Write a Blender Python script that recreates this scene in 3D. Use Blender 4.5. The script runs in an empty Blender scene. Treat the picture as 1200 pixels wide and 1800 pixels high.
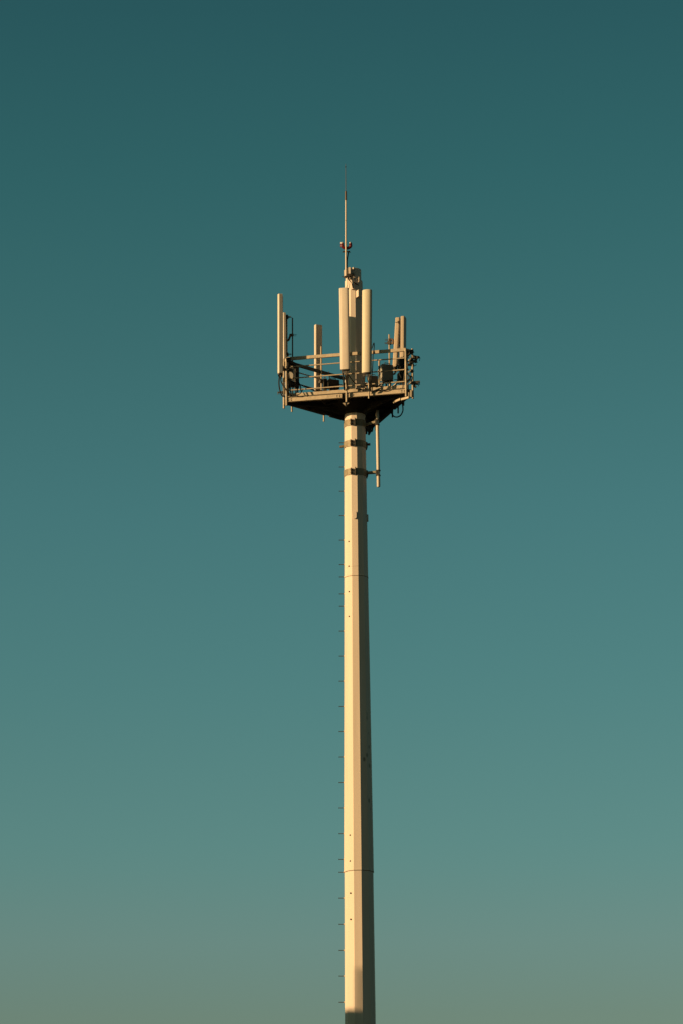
import bpy, bmesh, math, random
from mathutils import Vector, Matrix, noise
random.seed(4)
R = math.radians
scene = bpy.context.scene
COL = scene.collection

# ------------------------------------------------------------------ camera
F = 7000.0                 # focal length in photo pixels (photo 1200 x 1800)
CAMZ, PITCH, ROLL = 1.6, R(14.6), 0.0080
YA = 100.0                 # distance of the mast
cam_d = bpy.data.cameras.new('Camera'); cam = bpy.data.objects.new('Camera', cam_d); COL.objects.link(cam)
cam_d.sensor_fit = 'VERTICAL'; cam_d.sensor_height = 36; cam_d.lens = 36 * F / 1800
cam_d.clip_start = 0.5; cam_d.clip_end = 20000
CM = Matrix.Rotation(math.pi / 2 + PITCH, 3, 'X') @ Matrix.Rotation(-ROLL, 3, 'Z')
cam.matrix_world = Matrix.Translation((0, 0, CAMZ)) @ CM.to_4x4()
scene.camera = cam

# ------------------------------------------------------------------ sun, sky, exposure
SUN_AZ, SUN_EL = R(-67.5), R(11.3)        # azimuth seen from the mast, 0 = towards the camera, minus = left
sunv = Vector((math.sin(SUN_AZ) * math.cos(SUN_EL), -math.cos(SUN_AZ) * math.cos(SUN_EL), math.sin(SUN_EL)))
sl = bpy.data.lights.new('Sun', 'SUN'); so = bpy.data.objects.new('Sun', sl); COL.objects.link(so)
sl.energy = 5.0; sl.angle = R(0.53); sl.color = (1.0, 0.645, 0.30)
so.rotation_euler = sunv.to_track_quat('Z', 'Y').to_euler()
w = bpy.data.worlds.new('World'); scene.world = w; w.use_nodes = True
nt = w.node_tree; nt.nodes.clear()
wo = nt.nodes.new('ShaderNodeOutputWorld'); bg = nt.nodes.new('ShaderNodeBackground')
sky = nt.nodes.new('ShaderNodeTexSky'); sky.sky_type = 'NISHITA'; sky.sun_disc = False
sky.sun_elevation = SUN_EL; sky.sun_rotation = math.atan2(sunv.x, sunv.y)
sky.air_density = 1.0; sky.dust_density = 1.0; sky.ozone_density = 1.0
bg.inputs['Strength'].default_value = 0.055
tc = nt.nodes.new('ShaderNodeTexCoord'); sep = nt.nodes.new('ShaderNodeSeparateXYZ')
asn = nt.nodes.new('ShaderNodeMath'); asn.operation = 'ARCSINE'
mr = nt.nodes.new('ShaderNodeMapRange'); mr.inputs[1].default_value = 0; mr.inputs[2].default_value = R(90)
ramp = nt.nodes.new('ShaderNodeValToRGB')
mul = nt.nodes.new('ShaderNodeMix'); mul.data_type = 'RGBA'; mul.blend_type = 'MULTIPLY'; mul.inputs[0].default_value = 1
nt.links.new(tc.outputs['Generated'], sep.inputs[0]); nt.links.new(sep.outputs[2], asn.inputs[0])
nt.links.new(asn.outputs[0], mr.inputs[0]); nt.links.new(mr.outputs[0], ramp.inputs[0])
nt.links.new(sky.outputs[0], mul.inputs[6]); nt.links.new(ramp.outputs[0], mul.inputs[7])
nt.links.new(mul.outputs[2], bg.inputs[0]); nt.links.new(bg.outputs[0], wo.inputs[0])
#SKYGRADE (colour grade of the sky by elevation: degrees, rgb)
SKY = [(0.00, (0.6978, 0.6811, 0.4719)), (7.31, (0.5900, 0.6830, 0.5400)), (7.92, (0.5830, 0.7270, 0.6000)), (8.48, (0.5828, 0.7682, 0.6447)), (9.09, (0.5379, 0.7855, 0.6573)), (9.70, (0.4929, 0.8043, 0.6721)), (10.92, (0.4550, 0.7956, 0.6564)), (12.15, (0.4136, 0.7853, 0.6451)), (13.37, (0.3896, 0.7719, 0.6303)), (14.60, (0.3627, 0.7551, 0.6164)), (15.83, (0.3338, 0.7219, 0.5765)), (17.05, (0.3026, 0.6848, 0.5370)), (18.28, (0.2658, 0.6520, 0.5081)), (19.50, (0.2289, 0.6167, 0.4790)), (20.72, (0.2098, 0.5726, 0.4497)), (21.93, (0.1897, 0.5252, 0.4205)), (28, (0.14, 0.36, 0.29)), (38, (0.07, 0.15, 0.12)), (60, (0.04, 0.07, 0.06))]
#END
while len(ramp.color_ramp.elements) < len(SKY): ramp.color_ramp.elements.new(0.5)
for e, (deg, c) in zip(ramp.color_ramp.elements, SKY):
    e.position = deg / 90; e.color = (*c, 1)
scene.view_settings.view_transform = 'Standard'; scene.view_settings.look = 'None'
scene.view_settings.exposure = 0.8625; scene.view_settings.gamma = 1
scene.render.film_transparent = False

# ------------------------------------------------------------------ pixel + depth -> place
S = 67.3                                # photo pixels per metre at the platform
def W(px, py, d=0.0):
    """world point seen at photo pixel (px, py), d/S metres behind the mast axis"""
    v = CM @ Vector(((px - 600) / F, (900 - py) / F, -1))
    return Vector((0, 0, CAMZ)) + v * ((YA + d / S) / v.y)
def H(py, px=622, d=0.0): return W(px, py, d).z
X0 = W(623.3, 760).x
AXIS = Vector((X0, YA, 0))
def az(a): a = R(a); return Vector((math.sin(a), -math.cos(a), 0))
UP = Vector((0, 0, 1))

# ------------------------------------------------------------------ materials
def mat(name, base, rough=0.6, metal=0.0, var=0.12, scale=3.0, stretch=1.0, bump=0.0, bscale=40.0, spots=None, coat=0.0, spec=0.2):
    m = bpy.data.materials.new(name); m.use_nodes = True
    t = m.node_tree; b = t.nodes['Principled BSDF']
    b.inputs['Roughness'].default_value = rough; b.inputs['Metallic'].default_value = metal
    b.inputs['Coat Weight'].default_value = coat; b.inputs['Specular IOR Level'].default_value = spec
    co = t.nodes.new('ShaderNodeTexCoord'); mp = t.nodes.new('ShaderNodeMapping')
    mp.inputs['Scale'].default_value = (scale, scale, scale * stretch)
    t.links.new(co.outputs['Object'], mp.inputs[0])
    n = t.nodes.new('ShaderNodeTexNoise'); n.inputs['Scale'].default_value = 1; n.inputs['Detail'].default_value = 6
    t.links.new(mp.outputs[0], n.inputs['Vector'])
    r = t.nodes.new('ShaderNodeValToRGB')
    r.color_ramp.elements[0].position = .3; r.color_ramp.elements[1].position = .7
    r.color_ramp.elements[0].color = (*[c * (1 - var) for c in base], 1)
    r.color_ramp.elements[1].color = (*[min(1, c * (1 + var * .6)) for c in base], 1)
    t.links.new(n.outputs['Fac'], r.inputs[0])
    out = r.outputs[0]
    if spots:
        sc, thr, colr = spots
        n2 = t.nodes.new('ShaderNodeTexNoise'); n2.inputs['Scale'].default_value = sc; n2.inputs['Detail'].default_value = 3
        t.links.new(co.outputs['Object'], n2.inputs['Vector'])
        r2 = t.nodes.new('ShaderNodeValToRGB'); r2.color_ramp.elements[0].position = thr; r2.color_ramp.elements[1].position = thr + .06
        t.links.new(n2.outputs['Fac'], r2.inputs[0])
        mx = t.nodes.new('ShaderNodeMix'); mx.data_type = 'RGBA'
        t.links.new(r2.outputs[0], mx.inputs[0]); t.links.new(out, mx.inputs[6]); mx.inputs[7].default_value = (*colr, 1)
        out = mx.outputs[2]
    t.links.new(out, b.inputs['Base Color'])
    rr = t.nodes.new('ShaderNodeMapRange'); rr.inputs[3].default_value = rough - .08; rr.inputs[4].default_value = min(1, rough + .1)
    t.links.new(n.outputs['Fac'], rr.inputs[0]); t.links.new(rr.outputs[0], b.inputs['Roughness'])
    if bump:
        n3 = t.nodes.new('ShaderNodeTexNoise'); n3.inputs['Scale'].default_value = bscale; n3.inputs['Detail'].default_value = 4
        t.links.new(co.outputs['Object'], n3.inputs['Vector'])
        bp = t.nodes.new('ShaderNodeBump'); bp.inputs['Strength'].default_value = bump; bp.inputs['Distance'].default_value = .01
        t.links.new(n3.outputs['Fac'], bp.inputs['Height']); t.links.new(bp.outputs[0], b.inputs['Normal'])
    return m
M = dict(
    paint=mat('mast_paint', (.455, .392, .345), .55, var=.13, scale=3.2, stretch=.07),
    radome=mat('radome_plastic', (0.414, 0.375, 0.336), .5, var=.05, scale=2),
    radome_round=mat('radome_fibreglass', (0.414, 0.381, 0.314), .5, var=.05, scale=2, stretch=.2),
    radome_aged=mat('aged_radome', (.335, .282, .225), .6, var=.1, scale=3, stretch=.2),
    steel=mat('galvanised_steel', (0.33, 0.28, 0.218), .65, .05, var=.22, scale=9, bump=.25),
    darksteel=mat('weathered_shaded_steel', (.06, .056, .05), .7, .2, var=.3, scale=8),  # also stands for shade on the rear beams, sill and rear rails
    band=mat('rust_specked_zinc', (0.185, 0.160, 0.115), .6, .2, var=.25, scale=12, bump=.5, bscale=25, spots=(22, .58, (.16, .10, .05))),
    deck=mat('underside_shade_black', (.02, .02, .02), .85, .1, var=.3, scale=6),  # platform underside near black, its shade put into the colour
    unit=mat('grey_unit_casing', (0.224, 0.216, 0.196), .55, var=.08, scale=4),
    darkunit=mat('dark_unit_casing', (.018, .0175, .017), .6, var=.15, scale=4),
    rubber=mat('black_cable', (.010, .010, .010), .8, var=.2, scale=8),
    red=mat('red_lens', (.085, .004, .007), .4, var=.1, scale=8, coat=.6),
    glint=mat('white_glint', (.42, .42, .44), .25, var=.05, scale=8, coat=1),  # pale colour stands for the highlight on each lamp
    joint=mat('joint_sealant', (.15, .115, .08), .8, var=.3, scale=20),
    rod=mat('tarnished_rod', (.09, .065, .05), .6, .3, var=.2, scale=9),
    hole=mat('dark_hole', (.02, .018, .015), .9),
    ground=mat('dry_grass_ground', (.032, .03, .018), .95, var=.4, scale=.2, bump=.3, bscale=3),
    gravel=mat('gravel', (.18, .17, .15), .95, var=.35, scale=6, bump=.6, bscale=20),
    concrete=mat('concrete', (.30, .29, .27), .9, var=.2, scale=1.2, bump=.3),
    render=mat('wall_render', (.42, .38, .31), .85, var=.12, scale=.5, bump=.15, bscale=30),
    frame=mat('window_frame', (.6, .6, .58), .5),
    pane=mat('window_glass', (.03, .04, .045), .08, var=.1, coat=.5),
)
def stain_mast(m):
    """small dark lichen spots on the lower shaft"""
    t = m.node_tree; b = t.nodes['Principled BSDF']
    src = b.inputs['Base Color'].links[0].from_socket
    co = t.nodes.new('ShaderNodeTexCoord'); mp = t.nodes.new('ShaderNodeMapping'); mp.inputs['Scale'].default_value = (1, 1, .6)
    v = t.nodes.new('ShaderNodeTexVoronoi'); v.inputs['Scale'].default_value = 6.0
    t.links.new(co.outputs['Object'], mp.inputs[0]); t.links.new(mp.outputs[0], v.inputs['Vector'])
    r = t.nodes.new('ShaderNodeMapRange'); r.inputs[1].default_value = .27; r.inputs[2].default_value = .14
    t.links.new(v.outputs['Distance'], r.inputs[0])
    sp = t.nodes.new('ShaderNodeSeparateXYZ'); t.links.new(co.outputs['Object'], sp.inputs[0])
    def band(lo, hi, soft, sock):
        a = t.nodes.new('ShaderNodeMapRange'); a.inputs[1].default_value = lo; a.inputs[2].default_value = lo + soft
        c = t.nodes.new('ShaderNodeMapRange'); c.inputs[1].default_value = hi; c.inputs[2].default_value = hi - soft
        t.links.new(sock, a.inputs[0]); t.links.new(sock, c.inputs[0])
        k = t.nodes.new('ShaderNodeMath'); k.operation = 'MULTIPLY'; t.links.new(a.outputs[0], k.inputs[0]); t.links.new(c.outputs[0], k.inputs[1])
        return k.outputs[0]
    k1 = band(H(1475), H(1240), .6, sp.outputs[2]); k2 = band(.05, 3, .05, sp.outputs[0])
    k = t.nodes.new('ShaderNodeMath'); k.operation = 'MULTIPLY'; t.links.new(k1, k.inputs[0]); t.links.new(k2, k.inputs[1])
    k3 = t.nodes.new('ShaderNodeMath'); k3.operation = 'MULTIPLY'; t.links.new(k.outputs[0], k3.inputs[0]); t.links.new(r.outputs[0], k3.inputs[1])
    mx = t.nodes.new('ShaderNodeMix'); mx.data_type = 'RGBA'
    t.links.new(k3.outputs[0], mx.inputs[0]); t.links.new(src, mx.inputs[6]); mx.inputs[7].default_value = (.19, .18, .15, 1)
    t.links.new(mx.outputs[2], b.inputs['Base Color'])
stain_mast(M['paint'])

# ------------------------------------------------------------------ mesh helpers (world coordinates)
class MB:
    def __init__(s): s.bm = bmesh.new()
    def loft(s, rings, cap=True, close=False):
        vs = [[s.bm.verts.new(p) for p in r] for r in rings]
        n = len(vs[0]); seq = list(zip(vs, vs[1:])) + ([(vs[-1], vs[0])] if close else [])
        for a, b in seq:
            for i in range(n):
                s.bm.faces.new((a[i], a[(i + 1) % n], b[(i + 1) % n], b[i]))
        if cap and not close:
            s.bm.faces.new(vs[0][::-1]); s.bm.faces.new(vs[-1])
        return s
    def bar(s, p, q, wd, ht, up=UP, bev=0.12):
        """rectangular bar from p to q, wd across, ht along up"""
        d = (q - p).normalized(); sx = d.cross(up)
        if sx.length < 1e-4: sx = d.cross(Vector((0, 1, 0)))
        sx.normalize(); u = sx.cross(d).normalized()
        b = min(wd, ht) * bev; a, c = wd / 2, ht / 2
        prof = [(-a + b, -c), (a - b, -c), (a, -c + b), (a, c - b), (a - b, c), (-a + b, c), (-a, c - b), (-a, -c + b)]
        return s.loft([[o + sx * x + u * y for x, y in prof] for o in (p, q)])
    def box(s, c, a, wd, dp, ht, bev=0.1):
        """upright box centred on c, front facing azimuth a"""
        n = az(a); t = Vector((-n.y, n.x, 0)); b = min(wd, dp) * bev
        A, B = wd / 2, dp / 2
        def ring(z, k):
            a2, b2 = A - k, B - k
            pr = [(-a2 + b, -b2), (a2 - b, -b2), (a2, -b2 + b), (a2, b2 - b), (a2 - b, b2), (-a2 + b, b2), (-a2, b2 - b), (-a2, -b2 + b)]
            return [c + t * x + n * y + UP * z for x, y in pr]
        k = b * .7
        return s.loft([ring(-ht / 2, k), ring(-ht / 2 + k, 0), ring(ht / 2 - k, 0), ring(ht / 2, k)])
    def tube(s, pts, r, seg=8, smooth_pts=0, cap=True):
        if smooth_pts: pts = catmull(pts, smooth_pts)
        rad = r if isinstance(r, (list, tuple)) else [r] * len(pts)
        prev = None; rings = []
        for i, p in enumerate(pts):
            d = (pts[min(i + 1, len(pts) - 1)] - pts[max(i - 1, 0)]).normalized()
            if prev is None:
                x = d.cross(UP)
                if x.length < 1e-3: x = Vector((1, 0, 0)) - d * d.x
            else: x = prev - d * prev.dot(d)
            x.normalize(); y = d.cross(x); prev = x
            rings.append([p + (x * math.cos(2 * math.pi * k / seg) + y * math.sin(2 * math.pi * k / seg)) * rad[i] for k in range(seg)])
        return s.loft(rings, cap)
    def cyl(s, p, q, r, seg=12, r2=None): return s.tube([p, q], [r, r if r2 is None else r2], seg)
    def prism(s, outline, z0, z1):
        return s.loft([[Vector((p.x, p.y, z)) for p in outline] for z in (z0, z1)])
    def ball(s, c, r, sq=1.0, seg=12):
        rings = []
        for i in range(1, 7):
            th = math.pi * i / 7
            rings.append([c + Vector((math.cos(2 * math.pi * k / seg) * math.sin(th) * r, math.sin(2 * math.pi * k / seg) * math.sin(th) * r, -math.cos(th) * r * sq)) for k in range(seg)])
        return s.loft(rings)
    def build(s, name, m, parent=None, smooth=None):
        bm = s.bm
        bmesh.ops.recalc_face_normals(bm, faces=bm.faces)
        org = parent_origin(parent)
        if org is None and parent is None:
            zs = [v.co.z for v in bm.verts]; org = sum((v.co for v in bm.verts), Vector()) / len(bm.verts); org = Vector((org.x, org.y, min(zs)))
            own = True
        else: own = False
        bmesh.ops.translate(bm, vec=-org, verts=bm.verts)
        me = bpy.data.meshes.new(name); bm.to_mesh(me); bm.free()
        me.materials.append(m)
        o = bpy.data.objects.new(name, me); COL.objects.link(o)
        if own: o.location = org
        if parent: o.parent = parent
        if smooth:
            for p in me.polygons: p.use_smooth = True
            me.set_sharp_from_angle(angle=R(smooth))
        ORG[o.name] = org
        return o
ORG = {}
def parent_origin(p):
    return ORG[p.name] if p is not None else None
def catmull(P, n):
    P = [P[0]] + list(P) + [P[-1]]; out = []
    for i in range(1, len(P) - 2):
        a, b, c, d = P[i - 1:i + 3]
        for k in range(n):
            t = k / n
            out.append(.5 * ((2 * b) + (c - a) * t + (2 * a - 5 * b + 4 * c - d) * t * t + (3 * b - a - 3 * c + d) * t ** 3))
    out.append(P[-2]); return out
def tag(o, label, cat, group=None, kind=None):
    o['label'] = label; o['category'] = cat
    if group: o['group'] = group
    if kind: o['kind'] = kind
    return o
def thing(name, loc, label, cat, group=None):
    o = bpy.data.objects.new(name, None); COL.objects.link(o); o.location = loc; o.empty_display_size = .2
    ORG[o.name] = Vector(loc)
    return tag(o, label, cat, group)
P = 1 / S                               # one photo pixel in metres

# ------------------------------------------------------------------ ground
def struct(o): o['kind'] = 'structure'; return o
g = MB()
NR = [0, 8, 20, 45, 90, 160, 300, 600, 1200, 2500, 6000]
rings = []
for r_ in NR[1:]:
    rings.append([Vector((math.cos(k * math.pi / 24) * r_, YA * .6 + math.sin(k * math.pi / 24) * r_, .0 if r_ < 200 else -.3 + .5 * noise.noise(Vector((k * .7, r_ * .01, 0))))) for k in range(48)])
g.loft(rings, cap=False); g.bm.faces.new([v for v in list(g.bm.verts)[:48]])
struct(g.build('ground', M['ground']))

# ------------------------------------------------------------------ mast
mast = thing('monopole_mast', AXIS, 'tall tapered twelve-sided cream steel mast carrying the antenna platform', 'mast')
def wid(xl, xr, y): return (W(xr, y).x - W(xl, y).x) / 2 / .988
def ring12(z, r): return [Vector((X0 + r * math.sin(R(9 + 30 * k)), YA - r * math.cos(R(9 + 30 * k)), z)) for k in range(12)]
SECT = [(505, wid(605, 634.6, 505)), (760, wid(605.3, 641, 760)), (1012, wid(605.5, 645.3, 1012)), (1530, wid(605.5, 656, 1530)), (1790, wid(606, 660, 1790))]
def rad_at(z):
    zz = [(H(y), r) for y, r in SECT]                 # falling z
    for (z1, r1), (z0, r0) in zip(zz, zz[1:]):
        if z >= z0 or (z0, r0) == zz[-1]:
            return r0 + (r1 - r0) * (z - z0) / (z1 - z0)
lip = .011
zt, z1, z2 = H(470.5, 620, -13), H(1011.5, 624, -18), H(1529.5, 628, -22)
MB().loft([ring12(z, rad_at(z) - 0) for z in (.3, z2 + .25)], cap=True).build('lower_section', M['paint'], mast)
def section(name, za, zb, zm=None):
    b = MB(); zs = [za, za + .05] + ([zm] if zm else []) + [zb]
    b.loft([ring12(z, rad_at(z) + lip + (.007 if z == za else 0)) for z in zs], cap=True)
    return b.build(name, M['paint'], mast)
section('middle_section', z2, z1 + .25)
def slip(z, r):
    # dark caulked gap just under the overlap
    MB().loft([ring12(z - .014, r + .001), ring12(z - .012, r + .005), ring12(z + .001, r + .005), ring12(z + .003, r + .001)]).build('slip_joint', M['joint'], mast)
slip(z2, rad_at(z2)); slip(z1, rad_at(z1) + lip)
up = section('upper_section', z1, H(495), H(760))
# round top sleeve of the shaft, a little narrower, open top with a rim
b = MB(); rt = wid(606.2, 633.2, 480)
circ = lambda z, r, n=28: [Vector((X0 - .008 + r * math.cos(2 * math.pi * k / n), YA + r * math.sin(2 * math.pi * k / n), z)) for k in range(n)]
b.loft([circ(H(497), rt), circ(zt - .01, rt), circ(zt, rt - .012), circ(zt, rt - .03), circ(zt - .12, rt - .03)])
b.build('top_sleeve', M['paint'], mast, 40)
# base plate and foundation
MB().loft([circ(.22, .95, 24), circ(.30, .95, 24)]).build('base_plate', M['steel'], mast, 40)
MB().box(Vector((X0, YA, .09)), 0, 3.2, 3.2, .26, .03).build('foundation', M['concrete'], mast)
# step bolts down the left side
BOLT = [778, 820.5, 863, 906, 949, 992, 1013.8, 1043.6, 1065.2, 1109, 1153, 1197, 1241.5, 1285.5, 1330.4, 1375.3, 1420, 1465.2, 1510.4, 1533, 1578.5, 1624.5, 1670.4, 1715.6, 1761.6]
zb = [H(y, 600) for y in BOLT]; st = zb[-2] - zb[-1]
while zb[-1] > 3: zb.append(zb[-1] - st)
for z in zb:
    x = X0 - rad_at(z) * .985
    sb = MB().cyl(Vector((x + .01, YA + .02, z)), Vector((x - .136, YA + .02, z)), .0095, 8).build('step_bolt', M['darksteel'], mast, 40)
    MB().cyl(Vector((x + .01, YA + .02, z)), Vector((x - .026, YA + .02, z)), .021, 6).build('bolt_nut', M['paint'], sb)
    MB().cyl(Vector((x - .134, YA + .02, z)), Vector((x - .142, YA + .02, z)), .015, 8).build('bolt_head', M['darksteel'], sb)
# empty step-bolt sockets on the left front facet
for (px, py) in [(613, 952), (613, 995.5), (613.4, 1040.4), (613.4, 1084), (615, 1469), (615.2, 1514.5), (615.7, 1571), (616, 1617)]:
    z = H(py, px, -14); r = rad_at(z) * math.cos(R(15)) + lip
    n = az(-36); t = Vector((-n.y, n.x, 0))
    c = Vector((X0, YA, z)) + n * (r - .012)
    # slide along the facet until it sits under the pixel
    tx = (W(px, py).x - c.x) / t.x; c = c + t * max(-.1, min(.1, tx))
    o = MB().cyl(c, c + n * .016, .021, 12).build('bolt_socket', M['hole'], mast, 40)
# hand-hole covers
def cover(py, a, hw=3.4, hh=6.6):
    z = H(py, 622, -18 * math.cos(R(a))); n = az(a); t = Vector((-n.y, n.x, 0)); r = rad_at(z) * math.cos(R(15)) + lip
    c = Vector((X0, YA, z)) + n * r
    prof = [(hw * math.cos(q) * P, (hh - hw) * (1 if math.sin(q) > 0 else -1) * P + hw * math.sin(q) * P) for q in [math.pi * 2 * k / 20 + .01 for k in range(20)]]
    MB().loft([[c + n * e + t * x + UP * y for x, y in prof] for e in (-.01, .035)]).build('access_cover', M['paint'], mast, 40)
cover(906, -6); cover(911, 84)
# clamp bands
def band(py, hpx=11.5, name='clamp_band'):
    zc = H(py); hh = hpx * P / 2 * 1.02
    r = rad_at(zc) + lip
    b = MB(); SPL = (-10, 96, 200, 350)
    for k in range(3):
        a0 = SPL[k] + 11; a1 = SPL[k + 1] - 11
        angs = [a0 + (a1 - a0) * j / 6 for j in range(7)]
        ri, ro = r + .002, r + .018
        rr = []
        for a in angs:
            # follow the twelve-sided outline
            loc = ((a - 9) % 30) - 15; f = math.cos(R(15)) / math.cos(R(loc))
            n = az(a); rr.append([AXIS + n * ri * f + UP * (zc - hh), AXIS + n * (ro * f) + UP * (zc - hh), AXIS + n * (ro * f) + UP * (zc + hh), AXIS + n * ri * f + UP * (zc + hh)])
        b.loft(rr)
    o = b.build(name, M['band'], mast)
    for k in range(3):
        a = SPL[k]
        for s_ in (-12, 12):
            n = az(a + s_); n0 = az(a); tt = Vector((-n0.y, n0.x, 0))
            c = AXIS + n * (r * .975) + UP * zc
            f = MB().bar(c - n0 * .01, c + n0 * (.085 if k == 0 else .045), .014, hh * (2.0 if s_ < 0 else 2.25), UP).build('clamp_flange', M['darksteel'], o)
        nn = az(a)
        for zz in (-.45, .45):
            MB().cyl(AXIS + az(a - 14) * (r + .04) + UP * (zc + zz * hh), AXIS + az(a + 14) * (r + .04) + UP * (zc + zz * hh), .011, 8).build('clamp_bolt', M['darksteel'], o, 40)
    return o
band(746.8); c2 = band(783.3); band(833.3)
for (xa, ya, xb, yb, m) in [(606, 784, 597, 785.5, 'band'), (640, 781.5, 650, 781, 'darksteel')]:
    MB().bar(W(xa, ya), W(xb, yb), .06, .055).build('stub_bracket', M[m], c2)
# fittings near the head of the shaft
def on_facet(px, py, a, out=0.0):
    """point on the shaft's facet facing azimuth a under the pixel"""
    z = H(py, px, -13); n = az(a); t = Vector((-n.y, n.x, 0)); r = rad_at(z) * math.cos(R(15)) + lip
    c = Vector((X0, YA, z)) + n * (r + out)
    k = (W(px, py, (c.y - YA) * S).x - c.x) / t.x
    return c + t * max(-.16, min(.16, k))
c = on_facet(627.6, 518, 24, .0)
MB().box(c, 24, 5.6 * P, .28, 12.5 * P, .05).build('junction_box', M['paint'], mast)
c = on_facet(628.6, 492.5, 24, .0)
MB().box(c, 24, 1.2 * P, .13, 11 * P, .1).build('cable_plate', M['paint'], mast)
# hooded cable port
pr = []
for t_ in range(9):
    q = math.pi * t_ / 8
    pr.append((math.cos(q) * .052, math.sin(q) * .075))
cA, cB = on_facet(620.2, 510, -6), on_facet(617.2, 495, -12, .05)
n = az(-6); tt = Vector((-n.y, n.x, 0))
MB().loft([[o_ + tt * x + n * y for x, y in pr] for o_ in (cA, (cA + cB) / 2 + n * .02, cB)]).build('cable_hood', M['paint'], mast, 50)
MB().box(W(614, 477, -18), -4, 3.6 * P, .17, 12 * P, .06).build('head_bracket', M['paint'], mast)
MB().cyl(W(620.6, 474, -14), W(620.6, 470.3, -14), .03, 10).build('lifting_stud', M['paint'], mast, 40)
cb = MB()
cb.tube([W(609, 484, -19), W(612, 491, -20), W(617, 497, -22), W(619, 503, -22), W(619.5, 507, -19)], .017, 6, 5)
cb.tube([W(611, 482, -19), W(616.5, 487, -20), W(617.5, 495, -22), W(619.5, 503, -21)], .014, 6, 5)
cb.tube([W(618, 494, -22), W(623, 497.5, -19), W(628, 500.5, -14), W(635, 507, -6)], .010, 6, 5)
cb.tube([W(610, 488, -16), W(610.3, 500, -15), W(607.5, 508, -14)], .008, 6, 5)
cb.build('head_cable', M['rubber'], mast, 60)

# ------------------------------------------------------------------ lightning rod and red lamps on the shaft head
xr, dr = 607.6, -17
rod = thing('lightning_rod', W(xr, 488, dr), 'slender pale mast-top pole ending in a thin brown lightning spike', 'lightning rod')
MB().cyl(W(607.4, 489, dr), W(607.3, 351, dr), .024, 12, .02).build('pole', M['paint'], rod, 40)
MB().cyl(W(607.2, 388.6, dr), W(607.2, 387.4, dr), .024, 12).build('joint', M['steel'], rod, 40)
b = MB(); b.cyl(W(607.3, 352, dr), W(607.2, 336.5, dr), .026, 10)
b.build('collar', M['rod'], rod, 40)
MB().cyl(W(607.2, 337, dr), W(606.9, 288, dr), .0085, 8, .005).build('spike', M['rod'], rod, 40)
MB().ball(W(606.9, 293.4, dr), .017).build('tip_ball', M['hole'], rod, 60)
b = MB()
b.bar(W(604.2, 487.3, -22), W(621.5, 481.8, -19), .05, .045); b.bar(W(600, 486.2, -14), W(606, 485.6, -14), .012, .012); b.bar(W(603, 488, -14), W(608, 487.6, -14), .03, .014)
b.build('clamp_arm', M['darksteel'], rod)
b = MB(); b.bar(W(609.8, 471, dr), W(610.6, 483, dr), .05, .05); b.build('standoff', M['darksteel'], rod)
MB().bar(W(605.6, 475, dr + 3), W(606, 486, dr + 3), .05, .05).build('saddle', M['paint'], rod)
lamp = thing('obstruction_light', W(608.3, 443, dr + 4), 'pair of small red warning lamps halfway up the spike pole', 'warning light')
arc = [W(601 + t_ * 1.45, 432 + 4.2 * math.sin(math.pi * t_ / 10) ** .45, dr + 3) for t_ in range(11)]
MB().tube(arc, .042, 8).build('arm', M['red'], lamp, 50)
for px in (601.2, 615.4):
    b = MB(); o0 = W(px, 434.5, dr + 3)
    hd = Vector((0, 0, 1))
    b.tube([o0, o0 + hd * .035, o0 + hd * .06, o0 + hd * .10, o0 + hd * .125, o0 + hd * .137], [.038, .05, .042, .042, .03, .008], 12)
    h_ = b.build('lamp_lens', M['red'], lamp, 50)
    MB().ball(W(px - .7, 427.4, dr + 2.4), .036, .95).build('lamp_cap_glint', M['glint'], h_, 60)  # whitish ball on the sunward side of the lens, a painted highlight
b = MB(); b.tube([W(601.5, 443.6, dr + 3), W(603, 442, dr + 4), W(613.5, 442, dr + 4), W(614.6, 443.8, dr + 3)], .012, 6); b.bar(W(602, 442.3, dr + 6), W(614.2, 442.3, dr + 6), .09, .012)
b.build('bracket', M['darksteel'], lamp)
MB().tube([W(612, 443, dr + 4), W(611, 448, dr + 2), W(609.6, 456, dr + 2), W(609.3, 466, dr + 2), W(609.6, 476, dr + 1)], .017, 6, 5).build('lamp_cable', M['rubber'], lamp, 60)

# ------------------------------------------------------------------ triangular platform
def pl(x, d): return Vector((W(x, 700, d).x, YA + d / S, 0))
Lc, Rc, Bc = pl(494.5, -37.5), pl(724.5, -93), pl(652.8, 130)
cen = (Lc + Rc + Bc) / 3
plat = thing('antenna_platform', Vector((cen.x, cen.y, H(707.5, 505, -40))), 'triangular galvanised steel platform with open railings around the mast head', 'platform')
def zl(y): return W(505, y, -40).z       # level read on the front left post
CR = [Lc, Rc, Bc]
FACES = []
for i in range(3):
    A, B_ = CR[i], CR[(i + 1) % 3]; d = (B_ - A).normalized()
    FACES.append((A + d * 11 * P, B_ - d * 11 * P, d, Vector((d.y, -d.x, 0))))
cut = []
for A, B_, d, n in FACES: cut += [A, B_]
inset = lambda p, k: p + (cen - p).normalized() * k
MB().prism([inset(p, .05) for p in cut], zl(702.5), zl(699.5)).build('deck', M['deck'], plat)
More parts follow.
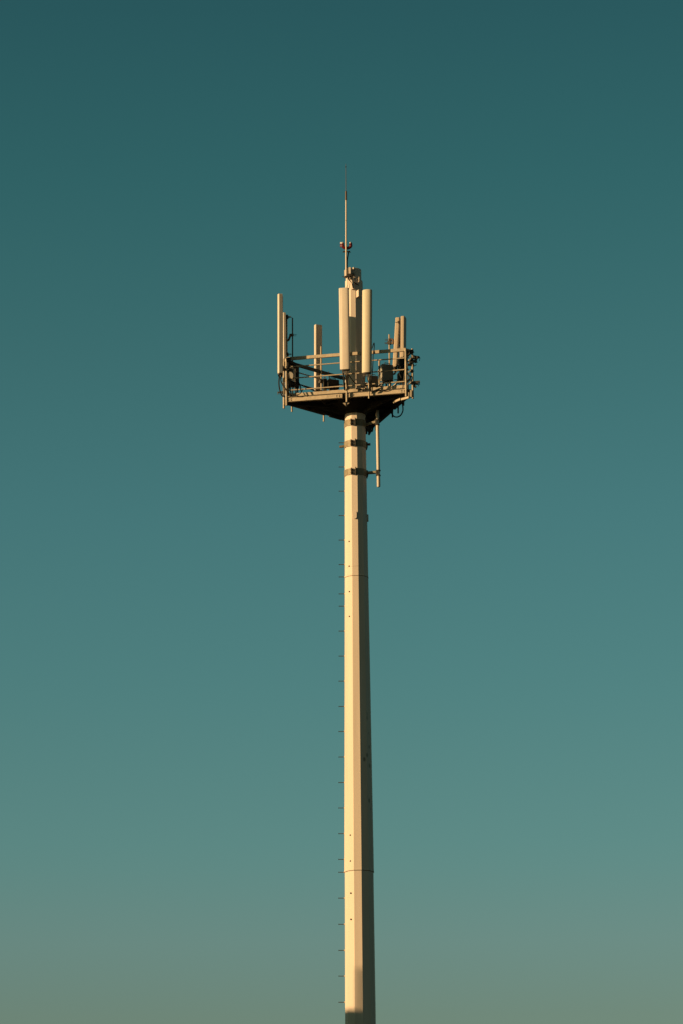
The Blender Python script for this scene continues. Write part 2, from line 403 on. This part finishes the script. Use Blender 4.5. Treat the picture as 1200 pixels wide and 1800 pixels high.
for fi, (A, B_, d, n) in enumerate(FACES):
    m = (A + B_) / 2
    def seg(name, y0, y1, th, off, mt, a=None, b_=None, ext=0.0):
        z = (zl(y0) + zl(y1)) / 2; h = abs(zl(y0) - zl(y1))
        p = (A if a is None else a) - d * ext + n * off; q = (B_ if b_ is None else b_) + d * ext + n * off
        return MB().bar(Vector((p.x, p.y, z)), Vector((q.x, q.y, z)), th, h, UP, .06).build(name, M[mt], plat)
    # two lengths of lower channel that butt at the middle post, with bolt plates
    for a_, b_ in ((A, m - d * .12), (m + d * .06, B_)):
        e = seg('edge_beam', 707.3, 700.4, .10, 0, 'darksteel' if fi else 'steel', a_, b_)  # rear beams are the same steel, coloured darker for their shade
        for pp, sg in ((a_, 1), (b_, -1)):
            for k in (.05, .12):
                for zz in (705.3, 702.6):
                    c = pp + d * (k * sg) + n * .05; c = Vector((c.x, c.y, zl(zz)))
                    MB().cyl(c, c + n * .012, .012, 6).build('bolt', M['hole'], e)
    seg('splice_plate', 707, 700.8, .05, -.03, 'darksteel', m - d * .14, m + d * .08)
    seg('toe_board', 697.6, 690.6, .04, -.10, 'steel')
    seg('sill_angle', 699.6, 698.2, .16, -.05, 'darksteel')  # sill coloured dark along with the rear beams, as shade
    seg('top_rail', 634.4, 628.9, .05, .03, 'darksteel' if fi else 'steel')  # rear top rails darkened too, shade painted into the steel
    for y in (645.3, 665.6, 686.4):
        z = zl(y)
        MB().cyl(Vector((A.x, A.y, z)) - d * .07, Vector((B_.x, B_.y, z)) + d * .07, .0165, 8).build('guard_rail', M['steel'], plat, 40)
    for p, zlo in ((A, 714), (B_, 714)):
        q = p + n * .055
        MB().cyl(Vector((q.x, q.y, zl(zlo))), Vector((q.x, q.y, zl(627 if fi else 632))), .027, 12).build('railing_post', M['steel'], plat, 40)
    # clamps where rails cross the posts
    for p in (A, B_):
        for y in (645.3, 665.6, 686.4):
            q = p + n * .03
            MB().bar(Vector((q.x, q.y, zl(y) - .03)), Vector((q.x, q.y, zl(y) + .03)), .075, .085, d).build('rail_clamp', M['darksteel'], plat)
    for k in (.0, .5, 1.0):
        p = A.lerp(B_, k) * 1.0
        MB().cyl(Vector((p.x, p.y, zl(699))) - n * .22, Vector((p.x, p.y, zl(630))) - n * .08, .014, 6).build('railing_brace', M['darksteel'], plat, 40)
# corner closing plates, radial support arms and ring under the deck
for i in range(3):
    c = CR[i]; dv = (c - cen).normalized(); tv = Vector((-dv.y, dv.x, 0))
    A = FACES[i][0]; B_ = FACES[i - 1][1]
    MB().bar(Vector((A.x, A.y, zl(705))), Vector((B_.x, B_.y, zl(705))), .04, .13).build('corner_plate', M['darksteel'], plat)
    MB().bar(Vector((A.x, A.y, zl(631.5))), Vector((B_.x, B_.y, zl(631.5))), .05, .075).build('corner_rail', M['steel'], plat)
    p0 = AXIS + dv * .2; p1 = c - dv * .12
    MB().bar(Vector((p0.x, p0.y, zl(706))), Vector((p1.x, p1.y, zl(706))), .10, .14).build('support_arm', M['deck'], plat)  # arm and strut take the near-black underside colour in place of shade
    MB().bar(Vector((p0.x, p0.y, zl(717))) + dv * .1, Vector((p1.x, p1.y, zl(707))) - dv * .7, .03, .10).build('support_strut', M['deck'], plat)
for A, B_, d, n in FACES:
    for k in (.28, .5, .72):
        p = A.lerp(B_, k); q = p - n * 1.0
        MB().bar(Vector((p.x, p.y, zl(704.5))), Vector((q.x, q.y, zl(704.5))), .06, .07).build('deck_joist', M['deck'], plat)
MB().loft([ring12(H(724.5, 622, -20), rad_at(H(722)) + .035), ring12(H(718, 622, -24), rad_at(H(722)) + .06), ring12(zl(703), rad_at(H(715)) + .42)]).build('collar', M['deck'], plat)  # dark collar drawn down over the shaft to stand for platform shade
# projecting rail brackets with U-bolts at the right corner and left corner
def ubolts(pts, bolts, name='u_bolt'):
    b = MB()
    for p, q, r_ in pts: b.bar(p, q, r_, r_)
    for p, q in bolts: b.cyl(p, q, .009, 6)
    return b.build(name, M['darksteel'], plat)
ubolts([(W(722, 627, -80), W(733, 629.5, -80), .09), (W(731, 630, -80), W(736, 627, -80), .05), (W(718, 637.5, -84), W(731, 634, -80), .07), (W(715, 641, -84), W(726, 641.5, -80), .055)],
       [(W(734, 627, -80), W(737.5, 630.5, -80)), (W(736.8, 628, -80), W(736.2, 634.5, -80)), (W(724, 645, -80), W(731, 641, -80)), (W(728, 638, -80), W(733, 637, -80))], 'rail_bracket')
ubolts([(W(724, 671.5, -80), W(737, 670.6, -80), .04), (W(726, 673.5, -80), W(734, 674, -80), .07), (W(726, 677, -80), W(730, 681, -80), .05)],
       [(W(736.5, 670, -80), W(736.2, 676.5, -80)), (W(735, 672, -80), W(734.5, 679, -80)), (W(718, 657, -84), W(727, 652, -80))], 'rail_bracket')
ubolts([(W(489, 690, -40), W(498, 688.5, -40), .035), (W(496, 691.5, -40), W(503, 689, -40), .05)],
       [(W(488.8, 688.5, -40), W(489, 694, -40)), (W(491.5, 689, -40), W(491.5, 693, -40))], 'rail_bracket')
ubolts([(W(713, 618.3, -90), W(717, 617, -90), .075), (W(720.5, 617.5, -86), W(724.5, 617, -84), .08)], [(W(713, 625, -90), W(727, 619, -82)), (W(717, 622, -88), W(717.5, 628, -88))], 'rail_bracket')
# pipe stubs hanging below the deck edge
for (px, y0, y1, d, m) in [(499.6, 706, 718, -34, 'steel'), (513.6, 706, 724, -18, 'steel'), (569.6, 715, 741, 48, 'steel'), (698.6, 702, 726.5, 0, 'darksteel'), (708.3, 698, 713, -52, 'darksteel'), (688.6, 712, 733.5, 20, 'darksteel')]:
    MB().cyl(W(px, y0, d), W(px + .1, y1, d), .021, 10).build('pipe_stub', M[m], plat, 40)
b = MB(); b.bar(W(504, 634, -34), W(524, 643.5, -20), .10, .09); b.bar(W(505, 640, -32), W(521, 644.5, -20), .08, .10); b.bar(W(506.4, 632, -34), W(506.6, 694, -34), .05, .04); b.bar(W(503, 650, -34), W(512, 649, -26), .06, .07)
b.bar(W(507, 671, -32), W(522, 679, -22), .05, .07); b.bar(W(507, 681, -32), W(513, 674, -26), .06, .06)
b.bar(W(503.5, 632.4, -46), W(511.5, 631.6, -46), .05, .10); b.bar(W(503.5, 645.6, -45), W(510, 645.2, -45), .05, .06)  # dark bars laid over the rail ends in place of shade
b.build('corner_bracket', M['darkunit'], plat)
# gusset foot below the middle post and the lit outrigger under the right side
b = MB()
b.loft([[W(601.6, 708.8, -70), W(606.2, 708.5, -70), W(606.2, 713, -70)], [W(601.6, 708.2, -67), W(606.2, 707.9, -67), W(606.2, 712.4, -67)]])
b.loft([[W(609.4, 708.4, -71), W(613.6, 708.0, -71), W(609.4, 711, -71)], [W(609.4, 707.8, -68), W(613.6, 707.4, -68), W(609.4, 710.4, -68)]])
b.build('gusset', M['steel'], plat)
MB().bar(W(607.8, 705.5, -70), W(607.8, 714.5, -69), .05, .05).build('gusset_pin', M['deck'], plat)
MB().bar(W(691, 707, -60), W(703.5, 701.5, -86), .05, .06).build('outrigger', M['steel'], plat)
MB().bar(W(704, 702.3, -84), W(718, 698.5, -96), .05, .06).build('outrigger', M['steel'], plat)
for (px, y0, y1) in [(717, 690, 700), (721.4, 686, 699)]:
    MB().bar(W(px, y0, -93), W(px, y1, -93), .045, .05).build('corner_bracket', M['steel'], plat)

# ------------------------------------------------------------------ panel antennas
GP = 'panel antennas on the platform'
def sweep(b, p0, p1, prof, n, t, capr=.012):
    ax = (p1 - p0).normalized()
    def ring(o, k): return [o + t * (x * k) + n * (y * k) for x, y in prof]
    b.loft([ring(p0, .93), ring(p0 + ax * capr, 1), ring(p1 - ax * capr, 1), ring(p1, .93)])
def prof_box(wd, tk, r=.25):
    a, c = wd / 2, tk / 2; k = tk * r; out = []
    for sx, sy, q0 in ((1, 1, 0), (-1, 1, 90), (-1, -1, 180), (1, -1, 270)):
        for j in range(4):
            q = R(q0 + j * 30); out.append((sx * (a - k) + k * math.cos(q), sy * (c - k) + k * math.sin(q)))
    return out
def prof_round(wd, tk):
    a = wd / 2; out = []
    for j in range(21):
        q = math.pi * j / 20; out.append((a * math.cos(q), tk * .72 * math.sin(q) - tk * .22))
    out += [(-a * .96, -tk * .3), (a * .96, -tk * .3)]
    return out
def prof_soft(wd, tk):
    a = wd / 2; out = []
    for j in range(25):
        q = math.pi * j / 24; cs, sn = math.cos(q), math.sin(q)
        out.append((a * math.copysign(abs(cs) ** .8, cs), tk * .62 * sn ** .55 - tk * .12))
    return out + [(-a * .97, -tk * .38), (a * .97, -tk * .38)]
def prof_cut(wd, tk):
    # box with the edge towards +t cut off at 45 degrees and that side slightly raked
    a, c = wd / 2, tk / 2; k = tk * .36
    return [(a - k, c), (-a + k * .4, c), (-a, c - k * .4), (-a, -c), (a - k * .66, -c), (a, c - k)]
PROF = dict(cut=prof_cut, box=prof_box, round=prof_round, soft=prof_soft)
def antenna(label, top, bot, wd, tk, a, pipe, shape='box', material='radome', ncab=4, brk=(.12, .86), cabdrop=26, cablean=0):
    """top / bot = (px, py, depth px) of the body's centre line; pipe = (px, y0, y1) of the mounting pipe behind it"""
    p1, p0 = W(*top), W(*bot); n = az(a); t = Vector((-n.y, n.x, 0))
    th = thing('panel_antenna', p0, label, 'antenna', GP)
    b = MB(); sweep(b, p0, p1, PROF[shape](wd * P, tk * P), n, t)
    b.build('radome', M[material], th, None if shape == 'box' else 24)
    b = MB(); ax = (p1 - p0).normalized(); pb = PROF[shape](wd * P, tk * P)
    b.loft([[p0 - ax * .035 + t * x * .9 + n * y * .85 for x, y in pb], [p0 + ax * .002 + t * x * .9 + n * y * .85 for x, y in pb]])
    b.build('end_cap', M['darkunit'], th)
    if pipe:
        ptop, pbot = W(*pipe[0]), W(*pipe[1])
        ptop = Vector((pbot.x, pbot.y, ptop.z))
        pp = MB().cyl(pbot, ptop, pipe[2] * P / 2, 12).build('mounting_pipe', M['steel'], th, 40)
        for k in brk:
            c = p0.lerp(p1, k); q = Vector((pbot.x, pbot.y, c.z))
            if q.z > ptop.z: continue
            e = MB(); e.bar(c - n * tk * P * .4, q, .05, .06); e.bar(q - t * .05, q + t * .05, .09, .08); e.cyl(q - t * .04 - n * .12, q - t * .04 + n * .02, .008, 6); e.cyl(q + t * .04 - n * .12, q + t * .04 + n * .02, .008, 6)
            e.build('bracket', M['darksteel'], th)
    for k in range(ncab):
        f = (k + .5) / ncab - .5
        s0 = p0 + t * f * wd * P * .8 - n * tk * P * .1
        MB().cyl(s0 - UP * .0, s0 - UP * .10, .017, 8).build('connector', M['darksteel'], th, 40)
        j = random.uniform(-1, 1)
        e = s0 - n * .16 + t * (cablean * .1 + j * .05) - UP * (cabdrop * P)
        MB().tube([s0 - UP * .05, s0 - UP * .16 + t * j * .02, s0 - UP * (cabdrop * P * .62) - n * .05 + t * j * .05, e], .011 + .003 * (k % 2), 6, 5).build('jumper_cable', M['rubber'], th, 60)
    return th
P1 = antenna('tallest flat panel antenna at the left corner, seen nearly edge-on', (493.2, 518.5, -62.5), (493.2, 658, -62.5), 18, 8.6, -93, ((499.8, 632, -42), (499.8, 712, -42), 3.4), 'cut', ncab=3, cabdrop=30, brk=(.1,))
P2 = antenna('short tilted panel antenna just behind the tall left corner one', (500.3, 550.5, -2), (501.3, 640, -4), 11, 5.2, -95, ((505.3, 556, 0), (505.3, 712, 0), 2.6), 'cut', ncab=2, brk=(.2, .93))
P3 = antenna('narrow panel antenna seen from its shaded back, left of the mast behind the railing', (559.8, 571.5, 42), (559.8, 687, 42), 13.6, 7, -154, ((565.6, 609, 34), (565.6, 712, 34), 2.6), ncab=3, cabdrop=18)
P4 = antenna('flat beige panel antenna in front of the mast, left of the rounded one', (604, 506.5, -92), (606.2, 649.5, -88), 16, 6, -12, ((608.4, 612, -74), (608.4, 706.5, -74), 3.4), 'soft', ncab=5, cabdrop=34, brk=(.06, .2))
P5 = antenna('rounded yellowish tube-fronted antenna in front of the mast on its right', (644, 509.5, -101), (643.4, 655, -98), 17.6, 7.5, -14, ((647.4, 640, -84), (647.4, 700.5, -84), 2.7), 'round', 'radome_round', ncab=5, cabdrop=30, brk=(.05,))
P6 = antenna('panel antenna leaning out at the right corner with its lit back showing', (698.8, 559.5, -11), (693.6, 646, -14), 13, 8, 78, ((684.2, 588, -12), (684.2, 700, -12), 2.7), 'box', 'radome_aged', ncab=3, brk=(.5,), cabdrop=20)
P7 = antenna('upright panel antenna rightmost at the corner, half lit and half dark', (708.2, 557.5, -28), (707.6, 650, -28), 16, 7, 75, ((703.6, 612, -26), (703.6, 700, -26), 2.6), 'box', 'radome_aged', ncab=4, brk=(.1, .4), cabdrop=22)
# hinged tilt arms of the two small leaning panels
b = MB(); b.bar(W(499, 557, -2), W(501.5, 569, -2), .05, .05); b.bar(W(501.5, 569, -2), W(505, 558, 0), .045, .045); b.bar(W(503, 556.8, 0), W(507, 556.4, 0), .08, .09); b.cyl(W(504, 556.2, 0), W(514, 558.2, 0), .007, 6)
b.build('tilt_arm', M['darksteel'], P2)
b = MB(); b.bar(W(505.5, 599, 0), W(508, 597.5, 2), .05, .05); b.bar(W(508, 597.5, 2), W(511, 590, 4), .045, .045); b.bar(W(510, 589.5, 4), W(516, 588.6, 6), .06, .07)
b.cyl(W(513, 587.6, 6), W(522, 587.8, 6), .006, 6); b.cyl(W(513, 590.2, 6), W(521.5, 590.4, 6), .006, 6)
b.build('tilt_arm', M['darksteel'], P2)
MB().cyl(W(514.7, 559, 6), W(515, 700, 6), .018, 10).build('mounting_pipe', M['darksteel'], P2, 40)
b = MB(); b.bar(W(682, 597.5, -12), W(686.5, 597.5, -12), .08, .07); b.cyl(W(675.5, 596.3, -12), W(684, 596.6, -12), .006, 6); b.cyl(W(676, 598.2, -12), W(684, 598.6, -12), .006, 6)
b.tube([W(686.5, 598, -12), W(688.5, 596.5, -14), W(690.2, 600, -16), W(689.6, 604, -16), W(687.5, 601.5, -14)], .028, 8, 4)
b.build('tilt_arm', M['rod'], P6)
b = MB(); b.bar(W(698, 567.3, -17), W(702.6, 566.2, -16), .06, .07); b.cyl(W(693, 566.4, -18), W(699, 566.6, -18), .006, 6); b.bar(W(696, 577.8, -17), W(699.4, 577.8, -17), .03, .025)
b.bar(W(703.2, 566, -6), W(702.3, 640, -8), .05, .03)
b.build('back_rail', M['darksteel'], P6)
MB().tube([W(653, 612, -84), W(655.5, 604, -80), W(656.6, 604, -80), W(656.5, 613, -80), W(655, 622, -82), W(654, 645, -84), W(652, 668, -84), W(650, 688, -80)], .012, 6, 5).build('jumper_cable', M['rubber'], P5, 60)

# ------------------------------------------------------------------ radio units
GR = 'radio units behind the railing'
def radio(label, px, py, d, wd, ht, tk, a, m='unit', fins=True, pipe=None, tilt=0):
    c = W(px, py, d); n = az(a); t = Vector((-n.y, n.x, 0))
    th = thing('radio_unit', c - UP * ht * P / 2, label, 'radio unit', GR)
    MB().box(c, a, wd * P, tk * P, ht * P, .09).build('housing', M[m], th)
    if fins:
        b = MB()
        for k in range(7):
            f = (k / 6 - .5) * wd * P * .86
            b.box(c - n * (tk * P * .5 + .02) + t * f, a, .008, .045, ht * P * .9, .1)
        b.build('heat_sink', M[m], th)
    b = MB(); b.tube([c + UP * ht * P * .49 + t * wd * P * .25, c + UP * (ht * P * .5 + .05) + t * wd * P * .22, c + UP * (ht * P * .5 + .05) - t * wd * P * .22, c + UP * ht * P * .49 - t * wd * P * .25], .010, 6)
    b.build('handle', M['darksteel'], th)
    for k in range(4):
        s0 = c - UP * ht * P * .49 + t * ((k / 3 - .5) * wd * P * .7)
        cn = MB().cyl(s0, s0 - UP * .06, .016, 8).build('connector', M['darksteel'], th, 40)
        MB().tube([s0 - UP * .03, s0 - UP * .12, s0 - UP * .2 + t * random.uniform(-.1, .1) + n * random.uniform(-.05, .1), s0 - UP * .22 + t * random.uniform(-.3, .3) - n * .1], .010, 6, 4).build('cable', M['rubber'], th, 60)
    if pipe: MB().cyl(W(pipe[0], pipe[1], pipe[3]), W(pipe[0], pipe[2], pipe[3]), pipe[4] * P / 2, 12).build('mounting_pipe', M['steel'], th, 40)
    return th
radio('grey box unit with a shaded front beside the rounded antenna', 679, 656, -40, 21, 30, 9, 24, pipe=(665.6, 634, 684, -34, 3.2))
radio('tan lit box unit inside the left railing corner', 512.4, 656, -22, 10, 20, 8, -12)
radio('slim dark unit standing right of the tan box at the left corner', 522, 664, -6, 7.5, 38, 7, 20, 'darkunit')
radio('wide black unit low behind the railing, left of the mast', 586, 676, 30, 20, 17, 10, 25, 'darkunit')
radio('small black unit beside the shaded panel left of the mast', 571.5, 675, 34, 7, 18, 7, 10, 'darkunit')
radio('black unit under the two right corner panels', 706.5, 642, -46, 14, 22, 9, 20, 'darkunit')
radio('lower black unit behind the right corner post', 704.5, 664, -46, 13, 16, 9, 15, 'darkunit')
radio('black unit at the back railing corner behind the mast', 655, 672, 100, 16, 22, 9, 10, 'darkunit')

# ------------------------------------------------------------------ lower stick antenna
stick = thing('stick_antenna', W(664.4, 856, -9), 'pale vertical tube antenna hanging off the mast below the platform', 'antenna')
MB().tube([W(664.5, 856, -9), W(664.4, 855, -9), W(662, 722, -9), W(662, 721, -9)], [.036, .046, .042, .03], 16).build('tube', M['radome'], stick, 40)
for (y0, y1, px) in [(737.5, 747.5, 662.2), (826.5, 836.5, 663.9)]:
    b = MB()
    b.bar(W(px - 2.6, y0, -9), W(px - 2.4, y1, -9), .05, .11, Vector((0, 1, 0)))
    for yy in (y0 + .7, y1 - .7): b.loft([[W(px, yy, -9) + Vector((math.cos(q) * .062, math.sin(q) * .062, z)) for q in [2 * math.pi * k / 12 for k in range(12)]] for z in (-.012, .012)])
    b.build('clamp', M['darksteel'], stick, 40)
MB().bar(W(641, 831.6, -2), W(660, 830.2, -8), .07, .07).build('arm', M['band'], stick)
MB().bar(W(641, 747, -2), W(660, 741.5, -8), .06, .07).build('arm', M['band'], stick)

# ------------------------------------------------------------------ loose cables
GC = 'black cable runs about the platform'
def cable(label, pts, r, n=6):
    b = MB(); b.tube([W(*p) for p in pts], r, 8, n); return tag(b.build('cable', M['rubber'], None, 60), label, 'cable', GC)
cable('thick black cable loop drooping below the right side of the platform', [(704, 700, -30), (706.5, 712, -26), (707, 722, -20), (703, 730, -14), (697, 733, -8), (691.5, 732, 0), (688, 728, 8), (685, 722, 14)], .017)
cable('black cable sagging across the left half of the toe board', [(508, 690, -42), (516, 694.5, -52), (525, 693.5, -55), (530, 690, -54), (533, 684, -50)], .010)
cable('black cable running diagonally along the left inside of the railing', [(506, 668, -30), (520, 673, -20), (540, 681, -15), (556, 688, -10)], .018)
cable('black cable curling from the left tall antenna down to the platform corner', [(491.6, 662, -46), (490.8, 674, -46), (492.5, 686, -45), (496, 695, -44), (502, 698, -43)], .017)
cable('black cable lying along the railing under the rounded antenna', [(625, 683, -66), (640, 685, -74), (652, 678, -80), (662, 680, -78), (672, 672, -70), (690, 668, -70)], .017)
cable('thin black cable sagging over the right half of the toe board', [(652, 690, -82), (662, 685, -84), (674, 687, -87), (684, 684, -89), (690, 678, -88)], .010)
cable('black cable drooping from behind the flat beige antenna towards the mast', [(612, 658, -62), (618, 668, -50), (627, 676, -42), (640, 681, -40)], .012)
cable('black cables bunched at the right railing corner', [(694, 646, -40), (700, 641, -60), (706, 652, -70), (712, 656, -78), (718, 660, -84), (722, 672, -82)], .018)
cable('black cable hanging in a bow behind the tan box at the left corner', [(506, 664, -30), (511, 672, -26), (517, 675, -22), (524, 671, -16), (528, 678, -14), (530, 688, -14)], .016)
cable('black cable dropping inside the left corner post to the deck', [(508, 648, -34), (507.5, 662, -34), (509.5, 676, -33), (512, 690, -32)], .020)
cable('black cable looping behind the right corner post at mid height', [(700, 655, -55), (707, 668, -60), (714, 672, -66), (720, 664, -74), (724, 655, -82)], .018)
cable('black cable strung from the lower right radio unit towards the mast', [(699, 672, -46), (690, 680, -50), (680, 682, -52), (668, 679, -50), (655, 683, -46)], .016)
for i, (lab, dx) in enumerate([('black cable end poking out of the mast under the platform, nearest the shaft', 0), ('black cable end hanging out beside the stick antenna clamp', 5)]):
    cable(lab, [(640, 735, -3 + i * 3), (644 + dx, 743, -2 + i * 3), (648 + dx, 746 - i * 3, 0 + i * 3), (650 + dx * .8, 752, 0 + i * 3), (648 + dx * .9, 762 - i * 3, 0 + i * 3)], .035 - .012 * i)
jb = thing('cable_gland_box', W(645, 763, 0), 'small black cable junction hanging under the platform beside the mast', 'junction box')
MB().box(W(646, 753, 2), 10, 9 * P, .12, 11 * P, .12).build('case', M['darkunit'], jb)
for px, y1 in ((643, 763), (647.5, 764.5), (650, 760)):
    MB().cyl(W(px, 757, 2), W(px, y1, 2), .026, 8).build('gland', M['darkunit'], jb, 40)

# ------------------------------------------------------------------ neighbouring block that shades the mast foot (outside the frame)
DB = 22.0
zs = H(1779.5, 622, -15)
s2 = Vector((sunv.x, sunv.y, 0)).normalized(); per = Vector((-s2.y, s2.x, 0))
azb = math.degrees(SUN_AZ)
zr = zs + DB * math.tan(SUN_EL)
bl = thing('unseen_shading_block', AXIS + s2 * (DB + 7), 'plain rendered flat-roofed block left of the mast, outside the frame', 'building')
cb_ = AXIS + s2 * (DB + 7)
MB().box(cb_ + UP * (zr - .5) / 2, azb + 180, 18, 13.6, zr - .5, .004).build('wall', M['render'], bl)
b = MB()
for a_, wd_, dp_ in ((0, 18.4, .4), (180, 18.4, .4)):
    b.box(cb_ + az(azb + a_) * 6.8 + UP * (zr - .45), azb + a_, wd_, dp_, .9, .03)
for a_ in (90, 270):
    b.box(cb_ + az(azb + a_) * 9.0 + UP * (zr - .452), azb + a_, 13.2, .4, .896, .03)
b.build('parapet', M['concrete'], bl)
pipe_pos = cb_ - s2 * 3.0 + per * .385
MB().cyl(pipe_pos + UP * (zr - 1), pipe_pos + UP * (zr + 4 * math.tan(SUN_EL) + 1.05), .06, 12).build('shade_pipe', M['steel'], bl, 40)  # unseen pipe added to cast a soft partial shadow on one facet
for side, dist, wdt in ((0, 6.8, 18), (180, 6.8, 18), (90, 9.0, 13.6), (270, 9.0, 13.6)):
    n = az(azb + side); t = Vector((-n.y, n.x, 0)); k = int(wdt // 3)
    for fl in range(int((zr - 1.5) // 3)):
        for j in range(k):
            c = cb_ + n * dist + t * ((j + .5) / k - .5) * wdt + UP * (1.6 + fl * 3)
            wf = MB()
            for dx, dz, ww, hh in ((0, .72, 1.3, .08), (0, -.72, 1.3, .08), (-.61, 0, .08, 1.36), (.61, 0, .08, 1.36), (0, 0, .06, 1.36)):
                wf.box(c + t * dx + UP * dz + n * .02, azb + side, ww, .08, hh, .05)
            f_ = wf.build('window', M['frame'], bl)
            MB().box(c + n * .006, azb + side, 1.16, .03, 1.38, .02).build('pane', M['pane'], f_)
# paved pad round the mast foot
b = MB(); b.prism([Vector((X0 + 6 * math.cos(q), YA + 6 * math.sin(q), 0)) for q in [2 * math.pi * k / 32 for k in range(32)]], .004, .012)
struct(b.build('path', M['gravel']))
print('X0', X0, 'axis px check', W(632.7, 1790).x, 'z levels', H(740), H(1800), 'L z', W(497, 712, -38).z, W(720, 697, -92).z, W(652, 758, 129).z, 'roof', zr)
